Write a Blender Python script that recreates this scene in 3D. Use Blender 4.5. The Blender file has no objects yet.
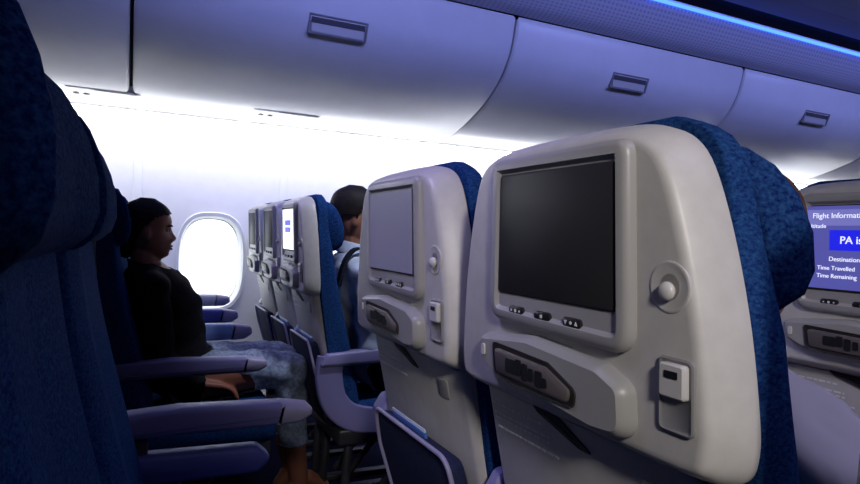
import bpy, bmesh, math, random
from mathutils import Vector, Matrix
random.seed(7)
PI = math.pi
COL = bpy.context.scene.collection
SC = bpy.context.scene

# ------------------------------------------------------------------ camera
def make_camera():
    f, cx, cy = 610.0, 430.0, 242.0
    Y = Vector((137 - cx, cy - 226, -f)).normalized()
    X = Vector((1700 - cx, cy - 285, -f)).normalized()
    X = (X - Y * X.dot(Y)).normalized()
    Z = X.cross(Y)
    R = Matrix((X, Y, Z))                    # columns are the camera axes in the cabin frame
    cd = bpy.data.cameras.new('camera')
    cd.sensor_width = 36.0
    cd.lens = 36.0 * f / 860.0
    cd.clip_start = 0.02
    cam = bpy.data.objects.new('camera', cd)
    COL.objects.link(cam)
    cam.matrix_world = Matrix.Translation((0, 0, 1.1)) @ R.to_4x4()
    SC.camera = cam
make_camera()

# ------------------------------------------------------------------ view + world
SC.view_settings.view_transform = 'Standard'
SC.view_settings.look = 'None'
SC.view_settings.gamma = 1.0
SC.view_settings.use_curve_mapping = False
SC.view_settings.exposure = 0.0
SC.cycles.max_bounces = 6
SC.cycles.use_denoising = True
SC.cycles.sample_clamp_indirect = 4.0

W = bpy.data.worlds.new('sky')
SC.world = W
W.use_nodes = True
bg = W.node_tree.nodes['Background']
bg.inputs['Color'].default_value = (0.86, 0.93, 1.0, 1)
bg.inputs['Strength'].default_value = 3.0

def area(name, loc, target, sx, sy, power, color, spread=PI):
    l = bpy.data.lights.new(name, 'AREA')
    l.shape = 'RECTANGLE'; l.size = sx; l.size_y = sy
    l.energy = power; l.color = color; l.spread = spread
    o = bpy.data.objects.new(name, l); COL.objects.link(o)
    o.location = loc
    o.rotation_euler = (Vector(target) - Vector(loc)).to_track_quat('-Z', 'Y').to_euler()
    return o
def spot(name, loc, target, power, color, angle, blend=0.6, r=0.05):
    l = bpy.data.lights.new(name, 'SPOT')
    l.energy = power; l.color = color; l.spot_size = angle; l.spot_blend = blend; l.shadow_soft_size = r
    o = bpy.data.objects.new(name, l); COL.objects.link(o)
    o.location = loc
    o.rotation_euler = (Vector(target) - Vector(loc)).to_track_quat('-Z', 'Y').to_euler()
    return o
# mood lighting in the ceiling over the aisle, the centre reading light, and added fill lights
area('aisle_mood_light', (3.1, 1.55, 2.50), (3.1, 2.75, 1.95), 6.6, 0.25, 26, (0.29, 0.34, 1.0), math.radians(80))
area('sidewall_light', (2.2, 3.36, 1.76), (2.2, 3.60, 1.00), 9.0, 0.04, 26, (0.96, 0.97, 1.0), math.radians(120))
area('centre_fill', (0.95, -0.5, 2.40), (0.90, -0.1, 0.0), 1.0, 0.8, 5, (0.62, 0.60, 1.0), math.radians(90))  # added fill for the white shirt and the seats at right
spot('aisle_fill', (0.42, 1.80, 2.45), (0.36, 1.72, 0.6), 16, (0.50, 0.47, 1.0), math.radians(36), 1.0, 0.08)  # added spot that lightens the armrest tops
spot('reading_light', (-0.26, -1.28, 1.95), (0.58, 0.42, 1.10), 118, (1.0, 0.95, 0.90), math.radians(31), 0.8, 0.12)
spot('seat_fill', (-0.10, 1.00, 2.05), (0.56, 0.96, 1.00), 32, (0.50, 0.46, 1.0), math.radians(48), 0.7, 0.15)  # added lavender spot aimed at the back of seat C
spot('window_block_fill', (-0.10, 2.30, 2.10), (0.66, 2.35, 0.95), 24, (0.50, 0.46, 1.0), math.radians(42), 0.7, 0.12)  # unseen helper spot, turns the far seatbacks lavender
spot('aisle_man_fill', (1.10, 1.55, 2.36), (0.79, 2.18, 0.86), 80, (0.80, 0.83, 1.0), math.radians(38), 0.7, 0.08)  # added to brighten the man's head and shirt, no fixture there

# ------------------------------------------------------------------ materials
def mat(name, color, rough=0.5, metal=0.0, spec=0.5, emit=None, estr=0.0):
    m = bpy.data.materials.new(name); m.use_nodes = True
    b = m.node_tree.nodes['Principled BSDF']
    b.inputs['Base Color'].default_value = (*color, 1)
    b.inputs['Roughness'].default_value = rough
    b.inputs['Metallic'].default_value = metal
    b.inputs['Specular IOR Level'].default_value = spec
    if emit:
        b.inputs['Emission Color'].default_value = (*emit, 1)
        b.inputs['Emission Strength'].default_value = estr
    return m
def noisy(m, c1, c2, scale, lo=0.35, hi=0.65, detail=4.0, bump=0.0, stretch=(1, 1, 1), rough_n=0.6):
    nt = m.node_tree; b = nt.nodes['Principled BSDF']
    tc = nt.nodes.new('ShaderNodeTexCoord'); mp = nt.nodes.new('ShaderNodeMapping')
    mp.inputs['Scale'].default_value = stretch
    nz = nt.nodes.new('ShaderNodeTexNoise'); nz.inputs['Scale'].default_value = scale
    nz.inputs['Detail'].default_value = detail; nz.inputs['Roughness'].default_value = rough_n
    cr = nt.nodes.new('ShaderNodeValToRGB')
    cr.color_ramp.elements[0].position = lo; cr.color_ramp.elements[0].color = (*c1, 1)
    cr.color_ramp.elements[1].position = hi; cr.color_ramp.elements[1].color = (*c2, 1)
    nt.links.new(tc.outputs['Object'], mp.inputs['Vector']); nt.links.new(mp.outputs['Vector'], nz.inputs['Vector'])
    nt.links.new(nz.outputs['Fac'], cr.inputs['Fac']); nt.links.new(cr.outputs['Color'], b.inputs['Base Color'])
    if bump:
        bp = nt.nodes.new('ShaderNodeBump'); bp.inputs['Strength'].default_value = bump
        bp.inputs['Distance'].default_value = 0.002
        nt.links.new(nz.outputs['Fac'], bp.inputs['Height']); nt.links.new(bp.outputs['Normal'], b.inputs['Normal'])
    return m
M = {}
M['shell'] = noisy(mat('shell_plastic', (.5, .48, .47), 0.42), (.50, .48, .46), (.54, .52, .50), 40, bump=0.02)
M['trimgrey'] = mat('grey_plastic', (.34, .33, .325), 0.38)
M['plategrey'] = mat('plate_grey', (.24, .235, .235), 0.4)
M['midgrey'] = mat('mid_grey_plastic', (.31, .305, .29), 0.4)
M['button'] = mat('button_black', (.012, .012, .014), 0.35)
M['glyph'] = mat('glyph_white', (.75, .75, .77), 0.5)
M['screen'] = mat('screen_glass', (.022, .021, .023), 0.5, spec=0.25)
M['recess'] = mat('recess_dark', (.018, .015, .014), 0.55)
M['handset'] = mat('handset_grey', (.11, .095, .09), 0.4)
M['latch'] = mat('latch_light', (.58, .56, .55), 0.35)
M['fabric'] = noisy(mat('blue_fabric', (.02, .07, .25), 0.95, spec=0.02), (.004, .013, .085), (.022, .078, .22), 150, .36, .66, 5, bump=0.5, stretch=(1, 1, 1.7), rough_n=0.75)
M['headfabric'] = noisy(mat('headrest_fabric', (.02, .06, .22), 0.95, spec=0.02), (.004, .012, .075), (.018, .062, .18), 190, .35, .66, 3, bump=0.4)
M['darkfab'] = noisy(mat('navy_pocket', (.010, .014, .05), 0.8, spec=0.3), (.008, .011, .04), (.014, .02, .07), 160, bump=0.2)
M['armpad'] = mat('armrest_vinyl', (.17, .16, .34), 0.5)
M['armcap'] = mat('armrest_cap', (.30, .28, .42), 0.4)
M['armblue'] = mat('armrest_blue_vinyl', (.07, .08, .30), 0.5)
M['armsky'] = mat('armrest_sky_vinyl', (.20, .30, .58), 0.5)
M['armgrey'] = mat('armrest_grey_vinyl', (.46, .46, .50), 0.5)
M['metal'] = mat('leg_metal', (.06, .06, .07), 0.4, metal=0.6)
M['bin'] = noisy(mat('bin_panel', (.5, .5, .52), 0.38), (.50, .50, .51), (.53, .53, .54), 6, bump=0.0)
M['seam'] = mat('seam_black', (.006, .006, .009), 0.7)
M['latchmetal'] = mat('bin_latch_metal', (.22, .22, .24), 0.35, metal=0.3)
M['latchdark'] = mat('bin_latch_dark', (.05, .05, .06), 0.4)
M['wall'] = noisy(mat('sidewall', (.80, .79, .79), 0.55), (.80, .79, .79), (.83, .82, .82), 15)
M['wframe'] = mat('window_frame', (.72, .73, .75), 0.4)
M['ceil'] = mat('ceiling_panel', (.16, .17, .24), 0.6)
M['led'] = mat('led_blue', (.02, .02, .1), 0.5, emit=(.035, .11, 1.0), estr=5.0)
M['wash'] = mat('wash_light', (.8, .8, .8), 0.5, emit=(.93, .96, 1.0), estr=17.0)
M['carpet'] = noisy(mat('carpet', (.012, .014, .05), 1.0, spec=0.05), (.004, .005, .02), (.009, .010, .035), 220, bump=0.4)
M['shadewhite'] = mat('psu_white', (.75, .75, .76), 0.4)
M['white_screen'] = mat('lit_screen_white', (.8, .8, .8), 0.3, emit=(.97, .97, 1.0), estr=1.05)
M['blue_block'] = mat('lit_screen_blue', (.02, .02, .3), 0.3, emit=(.035, .04, .62), estr=1.0)
M['sheen_screen'] = mat('screen_sheen_glow', (.04, .04, .05), 0.4, emit=(.07, .066, .135), estr=1.0)  # pale lavender reflection on a screen, put in as emission
M['info_screen'] = mat('lit_info_screen', (.02, .02, .05), 0.3, emit=(.085, .085, .36), estr=1.0)
M['info_bar'] = mat('lit_info_bar', (.02, .02, .05), 0.3, emit=(.17, .17, .50), estr=1.0)
M['popup'] = mat('lit_popup', (.02, .02, .3), 0.3, emit=(.012, .016, .72), estr=1.0)
M['text'] = mat('lit_text', (.5, .5, .5), 0.3, emit=(.78, .80, 1.0), estr=1.0)
M['paper'] = mat('brochure_paper', (.55, .62, .70), 0.5)
M['paperblue'] = mat('brochure_blue', (.06, .16, .45), 0.5)
M['skin_f'] = mat('skin_brown', (.27, .105, .062), 0.5, spec=0.35)
M['skin_m'] = mat('skin_tan', (.30, .14, .088), 0.5, spec=0.3)
M['skin_c'] = mat('skin_light', (.42, .19, .12), 0.5, spec=0.35)
M['lips'] = mat('lips', (.22, .055, .045), 0.4)
M['hair'] = noisy(mat('black_hair', (.008, .006, .006), 0.65, spec=.2), (.005, .004, .004), (.014, .010, .009), 90, bump=0.5, stretch=(.2, 1, 1))
M['hairbrown'] = noisy(mat('brown_hair', (.09, .035, .02), 0.5), (.07, .028, .016), (.14, .055, .03), 90, bump=0.4, stretch=(1, 1, .2))
M['sweater'] = noisy(mat('black_sweater', (.008, .008, .010), 0.9, spec=0.15), (.006, .006, .008), (.012, .012, .015), 140, bump=0.4)
M['denim'] = noisy(mat('pale_denim', (.20, .25, .34), 0.9, spec=0.1), (.15, .19, .28), (.30, .36, .46), 75, .38, .62, 5, bump=0.4)
M['shirt'] = noisy(mat('pale_blue_shirt', (.50, .58, .74), 0.8, spec=0.2), (.48, .56, .72), (.55, .63, .78), 60, bump=0.1)
M['whiteshirt'] = mat('white_shirt', (.62, .60, .62), 0.8, spec=0.2)
M['darkcloth'] = mat('dark_cloth', (.012, .014, .03), 0.85, spec=0.2)
M['eyewhite'] = mat('eye_white', (.28, .25, .24), 0.4)
M['eyedark'] = mat('eye_dark', (.01, .007, .006), 0.2)

# perforated valance: rows of small dark holes
def perforated():
    m = mat('perforated_panel', (.40, .41, .50), 0.5)
    nt = m.node_tree; b = nt.nodes['Principled BSDF']
    tc = nt.nodes.new('ShaderNodeTexCoord'); mp = nt.nodes.new('ShaderNodeMapping')
    mp.inputs['Scale'].default_value = (34, 78, 0)
    vo = nt.nodes.new('ShaderNodeTexVoronoi'); vo.inputs['Scale'].default_value = 1.0; vo.inputs['Randomness'].default_value = 0.0
    cr = nt.nodes.new('ShaderNodeValToRGB')
    cr.color_ramp.elements[0].position = .25; cr.color_ramp.elements[0].color = (.27, .275, .36, 1)
    cr.color_ramp.elements[1].position = .38; cr.color_ramp.elements[1].color = (.40, .41, .50, 1)
    nt.links.new(tc.outputs['Object'], mp.inputs['Vector']); nt.links.new(mp.outputs['Vector'], vo.inputs['Vector'])
    nt.links.new(vo.outputs['Distance'], cr.inputs['Fac']); nt.links.new(cr.outputs['Color'], b.inputs['Base Color'])
    return m
M['perf'] = perforated()
def glass():
    m = bpy.data.materials.new('window_glass'); m.use_nodes = True
    nt = m.node_tree; nt.nodes.clear()
    o = nt.nodes.new('ShaderNodeOutputMaterial'); mx = nt.nodes.new('ShaderNodeMixShader')
    t = nt.nodes.new('ShaderNodeBsdfTransparent'); g = nt.nodes.new('ShaderNodeBsdfGlossy'); g.inputs['Roughness'].default_value = .05
    mx.inputs[0].default_value = .06
    nt.links.new(t.outputs[0], mx.inputs[1]); nt.links.new(g.outputs[0], mx.inputs[2]); nt.links.new(mx.outputs[0], o.inputs[0])
    return m
M['glass'] = glass()

# ------------------------------------------------------------------ mesh helpers
def obj(name, bm, m, parent=None, smooth=True, loc=None):
    me = bpy.data.meshes.new(name)
    bmesh.ops.recalc_face_normals(bm, faces=bm.faces[:])
    bm.to_mesh(me); bm.free()
    if isinstance(m, (list, tuple)):
        for x in m: me.materials.append(x)
    else:
        me.materials.append(m)
    if smooth:
        me.polygons.foreach_set('use_smooth', [True] * len(me.polygons))
        try: me.set_sharp_from_angle(angle=math.radians(40))
        except Exception: pass
    o = bpy.data.objects.new(name, me); COL.objects.link(o)
    if parent: o.parent = parent
    if loc: o.location = loc
    return o
def thing(name, label, cat, loc=(0, 0, 0), group=None):
    o = bpy.data.objects.new(name, None); COL.objects.link(o)
    o.empty_display_size = .1
    o.location = loc; o['label'] = label; o['category'] = cat
    if group: o['group'] = group
    return o
def tag(o, label, cat, group=None):
    o['label'] = label; o['category'] = cat
    if group: o['group'] = group
    return o
def struct(o):
    o['kind'] = 'structure'; return o
def rpoly(pts, rads, n=6):
    """rounded polygon, pts in order; returns sampled 2D loop"""
    out = []; N = len(pts)
    if not isinstance(rads, (list, tuple)): rads = [rads] * N
    for i in range(N):
        p = Vector(pts[i]); a = Vector(pts[i - 1]); b = Vector(pts[(i + 1) % N])
        u = (a - p); v = (b - p); lu, lv = u.length, v.length; u /= lu; v /= lv
        ang = u.angle(v); r = rads[i]
        if r <= 1e-6 or ang > PI - .02: out.append(p); continue
        d = min(r / math.tan(ang / 2), lu * .49, lv * .49)
        p0 = p + u * d; p2 = p + v * d
        for k in range(n + 1):
            t = k / n
            out.append(p0 * (1 - t) ** 2 + p * 2 * t * (1 - t) + p2 * t * t)
    return out
def inset(loop, d):
    if abs(d) < 1e-9: return [Vector(p) for p in loop]
    N = len(loop); A = 0
    for i in range(N):
        a, b = loop[i], loop[(i + 1) % N]; A += a[0] * b[1] - b[0] * a[1]
    s = 1 if A > 0 else -1
    out = []
    for i in range(N):
        a, p, b = Vector(loop[i - 1]), Vector(loop[i]), Vector(loop[(i + 1) % N])
        e1 = (p - a); e2 = (b - p)
        if e1.length < 1e-9: e1 = e2
        if e2.length < 1e-9: e2 = e1
        n1 = Vector((-e1.y, e1.x)).normalized() * s; n2 = Vector((-e2.y, e2.x)).normalized() * s
        n = n1 + n2
        n = n / max(n.length, 1e-6)
        c = max(n.dot(n1), .5)
        out.append(p + n * (d / c))
    return out
def loft(bm, loops, cap=True, close=True):
    """loops: list of lists of 3D points of the same count"""
    vs = [[bm.verts.new(p) for p in L] for L in loops]
    n = len(vs[0])
    for a, b in zip(vs, vs[1:]):
        for i in range(n if close else n - 1):
            j = (i + 1) % n
            try: bm.faces.new((a[i], a[j], b[j], b[i]))
            except ValueError: pass
    if cap:
        bm.faces.new(vs[0]); bm.faces.new(vs[-1])
    return vs
def stack(bm, loop, prof, axis='x', off=None):
    """prof: list of (inset, depth); axis x puts loop (y,z) at x=depth, axis y puts loop (x,z) at y=depth, z puts (x,y)"""
    L = []
    for d, h in prof:
        q = inset(loop, d)
        if axis == 'x': pts = [Vector((h, p[0], p[1])) for p in q]
        elif axis == 'y': pts = [Vector((p[0], h, p[1])) for p in q]
        else: pts = [Vector((p[0], p[1], h)) for p in q]
        if off: pts = [off(v) for v in pts]
        L.append(pts)
    return loft(bm, L)
def rrect(y0, y1, z0, z1, r, n=5):
    return rpoly([(y0, z0), (y1, z0), (y1, z1), (y0, z1)], r, n)
def slab_prof(x0, x1, b):
    """bevelled thickness profile from x0 to x1"""
    s = 1 if x1 > x0 else -1
    return [(b, x0), (b * .35, x0 + s * b * .3), (0, x0 + s * b), (0, x1 - s * b), (b * .35, x1 - s * b * .3), (b, x1)]
def box(bm, x0, x1, y0, y1, z0, z1, b=0.0):
    if b > 0:
        stack(bm, rrect(y0, y1, z0, z1, b * 1.2, 3), slab_prof(x0, x1, b)); return
    bmesh.ops.create_cube(bm, size=1, matrix=Matrix.Translation(((x0 + x1) / 2, (y0 + y1) / 2, (z0 + z1) / 2)) @ Matrix.Diagonal((x1 - x0, y1 - y0, z1 - z0, 1)))
def tube(bm, pts, rads, seg=14, capn=4, flat=None):
    """tapered tube with rounded ends along a polyline"""
    P = [Vector(p) for p in pts]
    if not isinstance(rads, (list, tuple)): rads = [rads] * len(P)
    # subdivide smoothly
    T = []
    for i in range(len(P)):
        a = P[max(i - 1, 0)]; b = P[min(i + 1, len(P) - 1)]
        T.append((b - a).normalized())
    up = Vector((0, 0, 1)) if abs(T[0].z) < .9 else Vector((1, 0, 0))
    rings = []
    def ring(c, t, r):
        nonlocal up
        s = t.cross(up)
        if s.length < 1e-5: s = t.cross(Vector((0, 1, 0)))
        s.normalize(); u = s.cross(t).normalized(); up = u
        fy, fz = flat if flat else (1, 1)
        return [c + s * (math.cos(2 * PI * k / seg) * r * fy) + u * (math.sin(2 * PI * k / seg) * r * fz) for k in range(seg)]
    for k in range(capn):
        a = PI / 2 * (1 - k / capn)
        rings.append(ring(P[0] - T[0] * rads[0] * math.sin(a), T[0], max(rads[0] * math.cos(a), rads[0] * .08)))
    for p, t, r in zip(P, T, rads): rings.append(ring(p, t, r))
    for k in range(1, capn + 1):
        a = PI / 2 * k / capn
        rings.append(ring(P[-1] + T[-1] * rads[-1] * math.sin(a), T[-1], max(rads[-1] * math.cos(a), rads[-1] * .08)))
    loft(bm, rings)
def spline(pts, n=8):
    P = [Vector(p) for p in pts]; out = []
    for i in range(len(P) - 1):
        p0 = P[max(i - 1, 0)]; p1 = P[i]; p2 = P[i + 1]; p3 = P[min(i + 2, len(P) - 1)]
        for k in range(n):
            t = k / n
            out.append(.5 * ((2 * p1) + (p2 - p0) * t + (2 * p0 - 5 * p1 + 4 * p2 - p3) * t * t + (3 * p1 - p0 - 3 * p2 + p3) * t ** 3))
    out.append(P[-1]); return out
def ellipsoid(bm, c, r, rot=None, seg=20):
    m = Matrix.Translation(c) @ (rot.to_4x4() if rot else Matrix.Identity(4)) @ Matrix.Diagonal((*r, 1))
    bmesh.ops.create_uvsphere(bm, u_segments=seg, v_segments=seg // 2 + 2, radius=1, matrix=m)
def text_mesh(name, s, size, y, z, x, m, parent, align='LEFT', bold=0.0):
    """lettering on a surface that faces -X; y, z = left end of the baseline"""
    c = bpy.data.curves.new(name, 'FONT'); c.body = s; c.size = size; c.extrude = .0003; c.align_x = align; c.offset = bold
    t = bpy.data.objects.new(name, c); COL.objects.link(t)
    me = bpy.data.meshes.new_from_object(t.evaluated_get(bpy.context.evaluated_depsgraph_get()))
    bpy.data.objects.remove(t)
    R = Matrix(((0, 0, -1), (-1, 0, 0), (0, 1, 0)))
    me.transform(Matrix.Translation((x, y, z)) @ R.to_4x4())
    me.materials.clear(); me.materials.append(m)
    o = bpy.data.objects.new(name, me); COL.objects.link(o); o.parent = parent
    return o

# ------------------------------------------------------------------ the cabin shell
WY, WTOP = 3.60, 1.735
X0, X1 = -2.6, 7.35
bm = bmesh.new(); box(bm, X0, X1, -3.2, WY + .1, -.06, 0); struct(obj('floor', bm, M['carpet'], smooth=False))

# window wall with rounded-oval openings
WIN = [.38, 1.15, -.39]
def superel(cx, cz, a, b, n, p=3.2):
    return [(cx + a * math.copysign(abs(math.cos(t)) ** (2 / p), math.cos(t)), cz + b * math.copysign(abs(math.sin(t)) ** (2 / p), math.sin(t)))
            for t in [2 * PI * k / n for k in range(n)]]
bm = bmesh.new()
NW = 64
hw = .385
cz = .914
HT = WTOP + .1
for xc in WIN:
    angs = [2 * PI * k / NW for k in range(NW)] + [math.atan2(dz, dx) % (2 * PI) for dx in (-hw, hw) for dz in (HT - cz, -cz)]
    angs = sorted(angs)
    inner, outer = [], []
    for a in angs:
        c, sn = math.cos(a), math.sin(a)
        r = 1 / ((abs(c) / .178) ** 2.9 + (abs(sn) / .268) ** 2.9) ** (1 / 2.9)
        inner.append((xc + c * r, cz + sn * r))
        k = hw / max(abs(c), 1e-9)
        k = min(k, ((HT - cz) if sn > 0 else cz) / max(abs(sn), 1e-9))
        outer.append((xc + c * k, cz + sn * k))
    lo = [[Vector((p[0], WY, p[1])) for p in outer], [Vector((p[0], WY, p[1])) for p in inner],
          [Vector((p[0] * .93 + xc * .07, WY + .02, cz + (p[1] - cz) * .95)) for p in inner],
          [Vector((p[0] * .85 + xc * .15, WY + .075, cz + (p[1] - cz) * .89)) for p in inner]]
    loft(bm, lo, cap=False)
for a, b in ((X0, -.39 - hw), (1.15 + hw, X1)):
    v = [bm.verts.new(p) for p in ((a, WY, 0), (b, WY, 0), (b, WY, WTOP + .1), (a, WY, WTOP + .1))]
    bm.faces.new(v)
bmesh.ops.remove_doubles(bm, verts=bm.verts[:], dist=.0005)
struct(obj('wall_left', bm, M['wall'], smooth=False))
for n, xc in enumerate(WIN):
    # frame ring and pane
    bm = bmesh.new()
    o_ = superel(xc, cz, .188, .280, NW, 2.8); i_ = superel(xc, cz, .170, .258, NW, 2.8)
    loft(bm, [[Vector((p[0], WY - .001, p[1])) for p in o_], [Vector((p[0] * .98 + xc * .02, WY - .010, cz + (p[1] - cz) * .985)) for p in o_],
              [Vector((p[0], WY - .008, p[1])) for p in i_], [Vector((p[0], WY + .012, p[1])) for p in i_]], cap=False)
    r = struct(obj('window_%d' % (n + 1), bm, M['wframe']))
    bm = bmesh.new()
    g = superel(xc, cz, .158, .246, NW, 2.7)
    stack(bm, g, [(0, WY + .066), (0, WY + .072)], 'y')
    obj('pane', bm, M['glass'], r)
    bm = bmesh.new()                             # shade rail across the head of the opening
    gg = superel(xc, cz, .166, .252, NW, 2.7)
    loft(bm, [[Vector((p[0], WY + .058, p[1])) for p in gg], [Vector((p[0], WY + .058, cz + (p[1] - cz) * .975)) if 1 else p for p in superel(xc, cz, .157, .245, NW, 2.7)],
              [Vector((p[0], WY + .066, p[1])) for p in superel(xc, cz, .156, .244, NW, 2.7)]], cap=False)
    obj('window_seal', bm, M['wframe'], r)
# panel joints on the sidewall
for n, xc in enumerate((.765, -.005, 1.535)):
    bm = bmesh.new(); box(bm, xc - .022, xc + .022, WY - .006, WY + .004, .05, WTOP - .01, .003)
    struct(obj('trim_%d' % (n + 1), bm, M['shadewhite']))
bm = bmesh.new(); box(bm, X0, X1, WY - .035, WY, 0, .16, .008); struct(obj('baseboard_left', bm, M['midgrey']))
# far shell
bm = bmesh.new(); box(bm, X0, X1, -3.26, -3.2, 0, 2.8); struct(obj('wall_right', bm, M['ceil'], smooth=False))
bm = bmesh.new(); box(bm, X1, X1 + .06, -3.2, WY + .1, 0, 2.8); struct(obj('wall_front', bm, M['bin'], smooth=False))
bm = bmesh.new(); box(bm, X0 - .06, X0, -3.2, WY + .1, 0, 2.8); struct(obj('wall_rear', bm, M['ceil'], smooth=False))
# ceiling: aisle cove and flat part, as a solid sheet
prof = [(2.55, 2.575), (2.42, 2.615), (2.1, 2.645), (1.6, 2.66), (0, 2.67), (-3.2, 2.67)]
bm = bmesh.new()
top = [(y, z + .05) for y, z in prof]
loop = prof + top[::-1]
loft(bm, [[Vector((x, y, z)) for y, z in loop] for x in (X0, X1)])
struct(obj('ceiling', bm, M['ceil'], smooth=False))
# perforated valance between bin top and light strip
bm = bmesh.new()
vp = spline([(2.80, 2.318), (2.735, 2.345), (2.675, 2.405), (2.625, 2.495)], 4)
vp = [(p[0], p[1]) for p in [Vector((q[0], q[1])) for q in vp]]
loop = vp + [(y + .015, z + .02) for y, z in vp[::-1]]
loft(bm, [[Vector((x, y, z)) for y, z in loop] for x in (X0, X1)])
struct(obj('trim_4', bm, M['perf']))
# roof lining that closes the bay above the bins
bm = bmesh.new()
loop = [(2.44, 2.46), (2.86, 2.36), (3.66, 2.3), (3.70, 1.78), (3.60, 1.78), (3.60, 1.84), (3.75, 1.84), (3.75, 2.36), (2.44, 2.56)]
loop = [(2.50, 2.64), (2.66, 2.56), (3.66, 2.50), (3.66, 1.75), (3.72, 1.75), (3.72, 2.56), (2.66, 2.62), (2.50, 2.70)]
loft(bm, [[Vector((x, y, z)) for y, z in loop] for x in (X0, X1)])
struct(obj('trim_5', bm, M['seam'], smooth=False))

# ------------------------------------------------------------------ lamps that are part of the cabin
def strip(name, label, cat, pts, r, m, housing=None):
    t = thing(name, label, cat, (pts[0][0], pts[0][1], pts[0][2]))
    bm = bmesh.new(); o0 = Vector(pts[0])
    tube(bm, [Vector(p) - o0 for p in pts], r, seg=10)
    obj('diffuser', bm, m, t)
    bm = bmesh.new()
    x0, x1 = pts[0][0], pts[-1][0]
    hy, hz = housing
    box(bm, 0, x1 - x0, hy - .012, hy + .012, hz - .004, hz + .004, .002)
    obj('housing', bm, M['shadewhite'], t)
    return t
strip('light_strip', 'thin glowing blue light strip running along the ceiling edge above the bins', 'light strip',
      [(X0 + .02, 2.612, 2.505), (X1 - .02, 2.612, 2.505)], .010, M['led'], (0.010, .018))
strip('wash_light', 'bright white light tube tucked under the bins along the window wall', 'light strip',
      [(X0 + .02, 3.545, 1.688), (X1 - .02, 3.545, 1.688)], .012, M['wash'], (0.034, .014))

# ------------------------------------------------------------------ overhead bins
BP = spline([(3.60, 1.735), (3.42, 1.775), (3.25, 1.828), (3.08, 1.898), (2.95, 1.985), (2.87, 2.075), (2.825, 2.17), (2.795, 2.30)], 4)
BPf = [(p[0], p[1]) for p in BP]
def pointat(s):
    i = min(int(s * (len(BPf) - 1)), len(BPf) - 2); t = s * (len(BPf) - 1) - i
    a, b = Vector(BPf[i]), Vector(BPf[i + 1]); p = a.lerp(b, t); d = (b - a).normalized()
    return p, d
bins = [(-1.865, -.02, 'grey overhead bin at the far left, just left of the vertical seam'),
        (-.046, 1.79, 'overhead bin with the largest latch, above the window and the seated woman'),
        (1.815, 3.56, 'overhead bin with a latch above the large beige seatback'),
        (3.63, 5.35, 'overhead bin with the small latch near the right edge'),
        (5.445, 7.14, 'farthest overhead bin, at the extreme right above the lit flight screen')]
def make_bin():
    L = 1.815; g = .006
    t = thing('overhead_bin', '', 'overhead bin', (0, 0, 0), 'overhead bins above the window seats')
    bm = bmesh.new()
    back = [(3.60, 2.30)]
    loop = BPf + back
    def sh(p, d):   # slight inward step at the ends rounds the bin edge
        return p
    q = [Vector(p) for p in loop]
    qi = inset(q, .006)
    loft(bm, [[Vector((g, p[0], p[1])) for p in qi], [Vector((g + .006, p[0], p[1])) for p in q],
              [Vector((L - g - .006, p[0], p[1])) for p in q], [Vector((L - g, p[0], p[1])) for p in qi]])
    obj('bin_body', bm, M['bin'], t)
    # door skin: proud of the body from just above the lower lip to the top
    bm = bmesh.new()
    i0 = 1
    a = BPf[i0:]; n = len(a)
    outl = []; 
    for k in range(n):
        p = Vector(a[k]); b = Vector(a[min(k + 1, n - 1)]); c = Vector(a[max(k - 1, 0)])
        d = (b - c).normalized(); nn = Vector((-d.y, d.x)); nn = nn if nn.y < 0 or nn.x < 0 else -nn
        if nn.dot(Vector((-1, -1))) < 0: nn = -nn
        e = .006 if 0 < k < n - 1 else .001
        outl.append(p + nn * e)
    inn = [Vector(p) + Vector((.01, .012)) for p in a[::-1]]
    lp = outl + inn
    loft(bm, [[Vector((.014, p[0], p[1])) for p in inset(lp, .003)], [Vector((.018, p[0], p[1])) for p in lp],
              [Vector((L - .018, p[0], p[1])) for p in lp], [Vector((L - .014, p[0], p[1])) for p in inset(lp, .003)]])
    obj('door', bm, M['bin'], t)
    # latch: recessed frame, dark upper pocket and a lighter paddle
    pa, d = Vector((2.857, 2.088)), (Vector((2.80, 2.27)) - Vector((2.88, 2.05))).normalized()
    nrm = Vector((d.y, -d.x)); nrm = nrm if nrm.x < 0 else -nrm
    def P(x, s, h):
        q = pa + d * s + nrm * h
        return Vector((x, q.x, q.y))
    xm = .865
    lt_loop = rrect(-.142, .142, -.046, .046, .004, 2)
    bm = bmesh.new()
    vs = loft(bm, [[P(xm + p[0], p[1], h) for p in inset(lt_loop, dd)] for dd, h in ((0, -.012), (0, .012), (.007, .012), (.009, .004))])
    lt = obj('latch', bm, M['latchmetal'], t)
    bm = bmesh.new()
    lp2 = rrect(-.130, .130, .004, .038, .002, 2)
    loft(bm, [[P(xm + p[0], p[1], h) for p in lp2] for h in (0.002, .0065)])
    obj('latch_pocket', bm, M['latchdark'], lt)
    bm = bmesh.new()
    lp3 = rrect(-.126, .126, -.036, .004, .003, 2)
    loft(bm, [[P(xm + p[0], p[1], h + (.004 - p[1]) * .18) for p in lp3] for h in (0.001, .005)])
    obj('paddle', bm, M['midgrey'], lt)
    return t
def copy_tree(o, parent=None):
    c = o.copy(); COL.objects.link(c)
    if parent: c.parent = parent
    for ch in list(o.children): copy_tree(ch, c)
    return c
bin0 = make_bin()
for i, (a, b, lab) in enumerate(bins):
    t = bin0 if i == 0 else copy_tree(bin0)
    t.location = (a, 0, 0); t['label'] = lab
    if i == 1: t.scale = (1.026, 1, 1)
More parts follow.
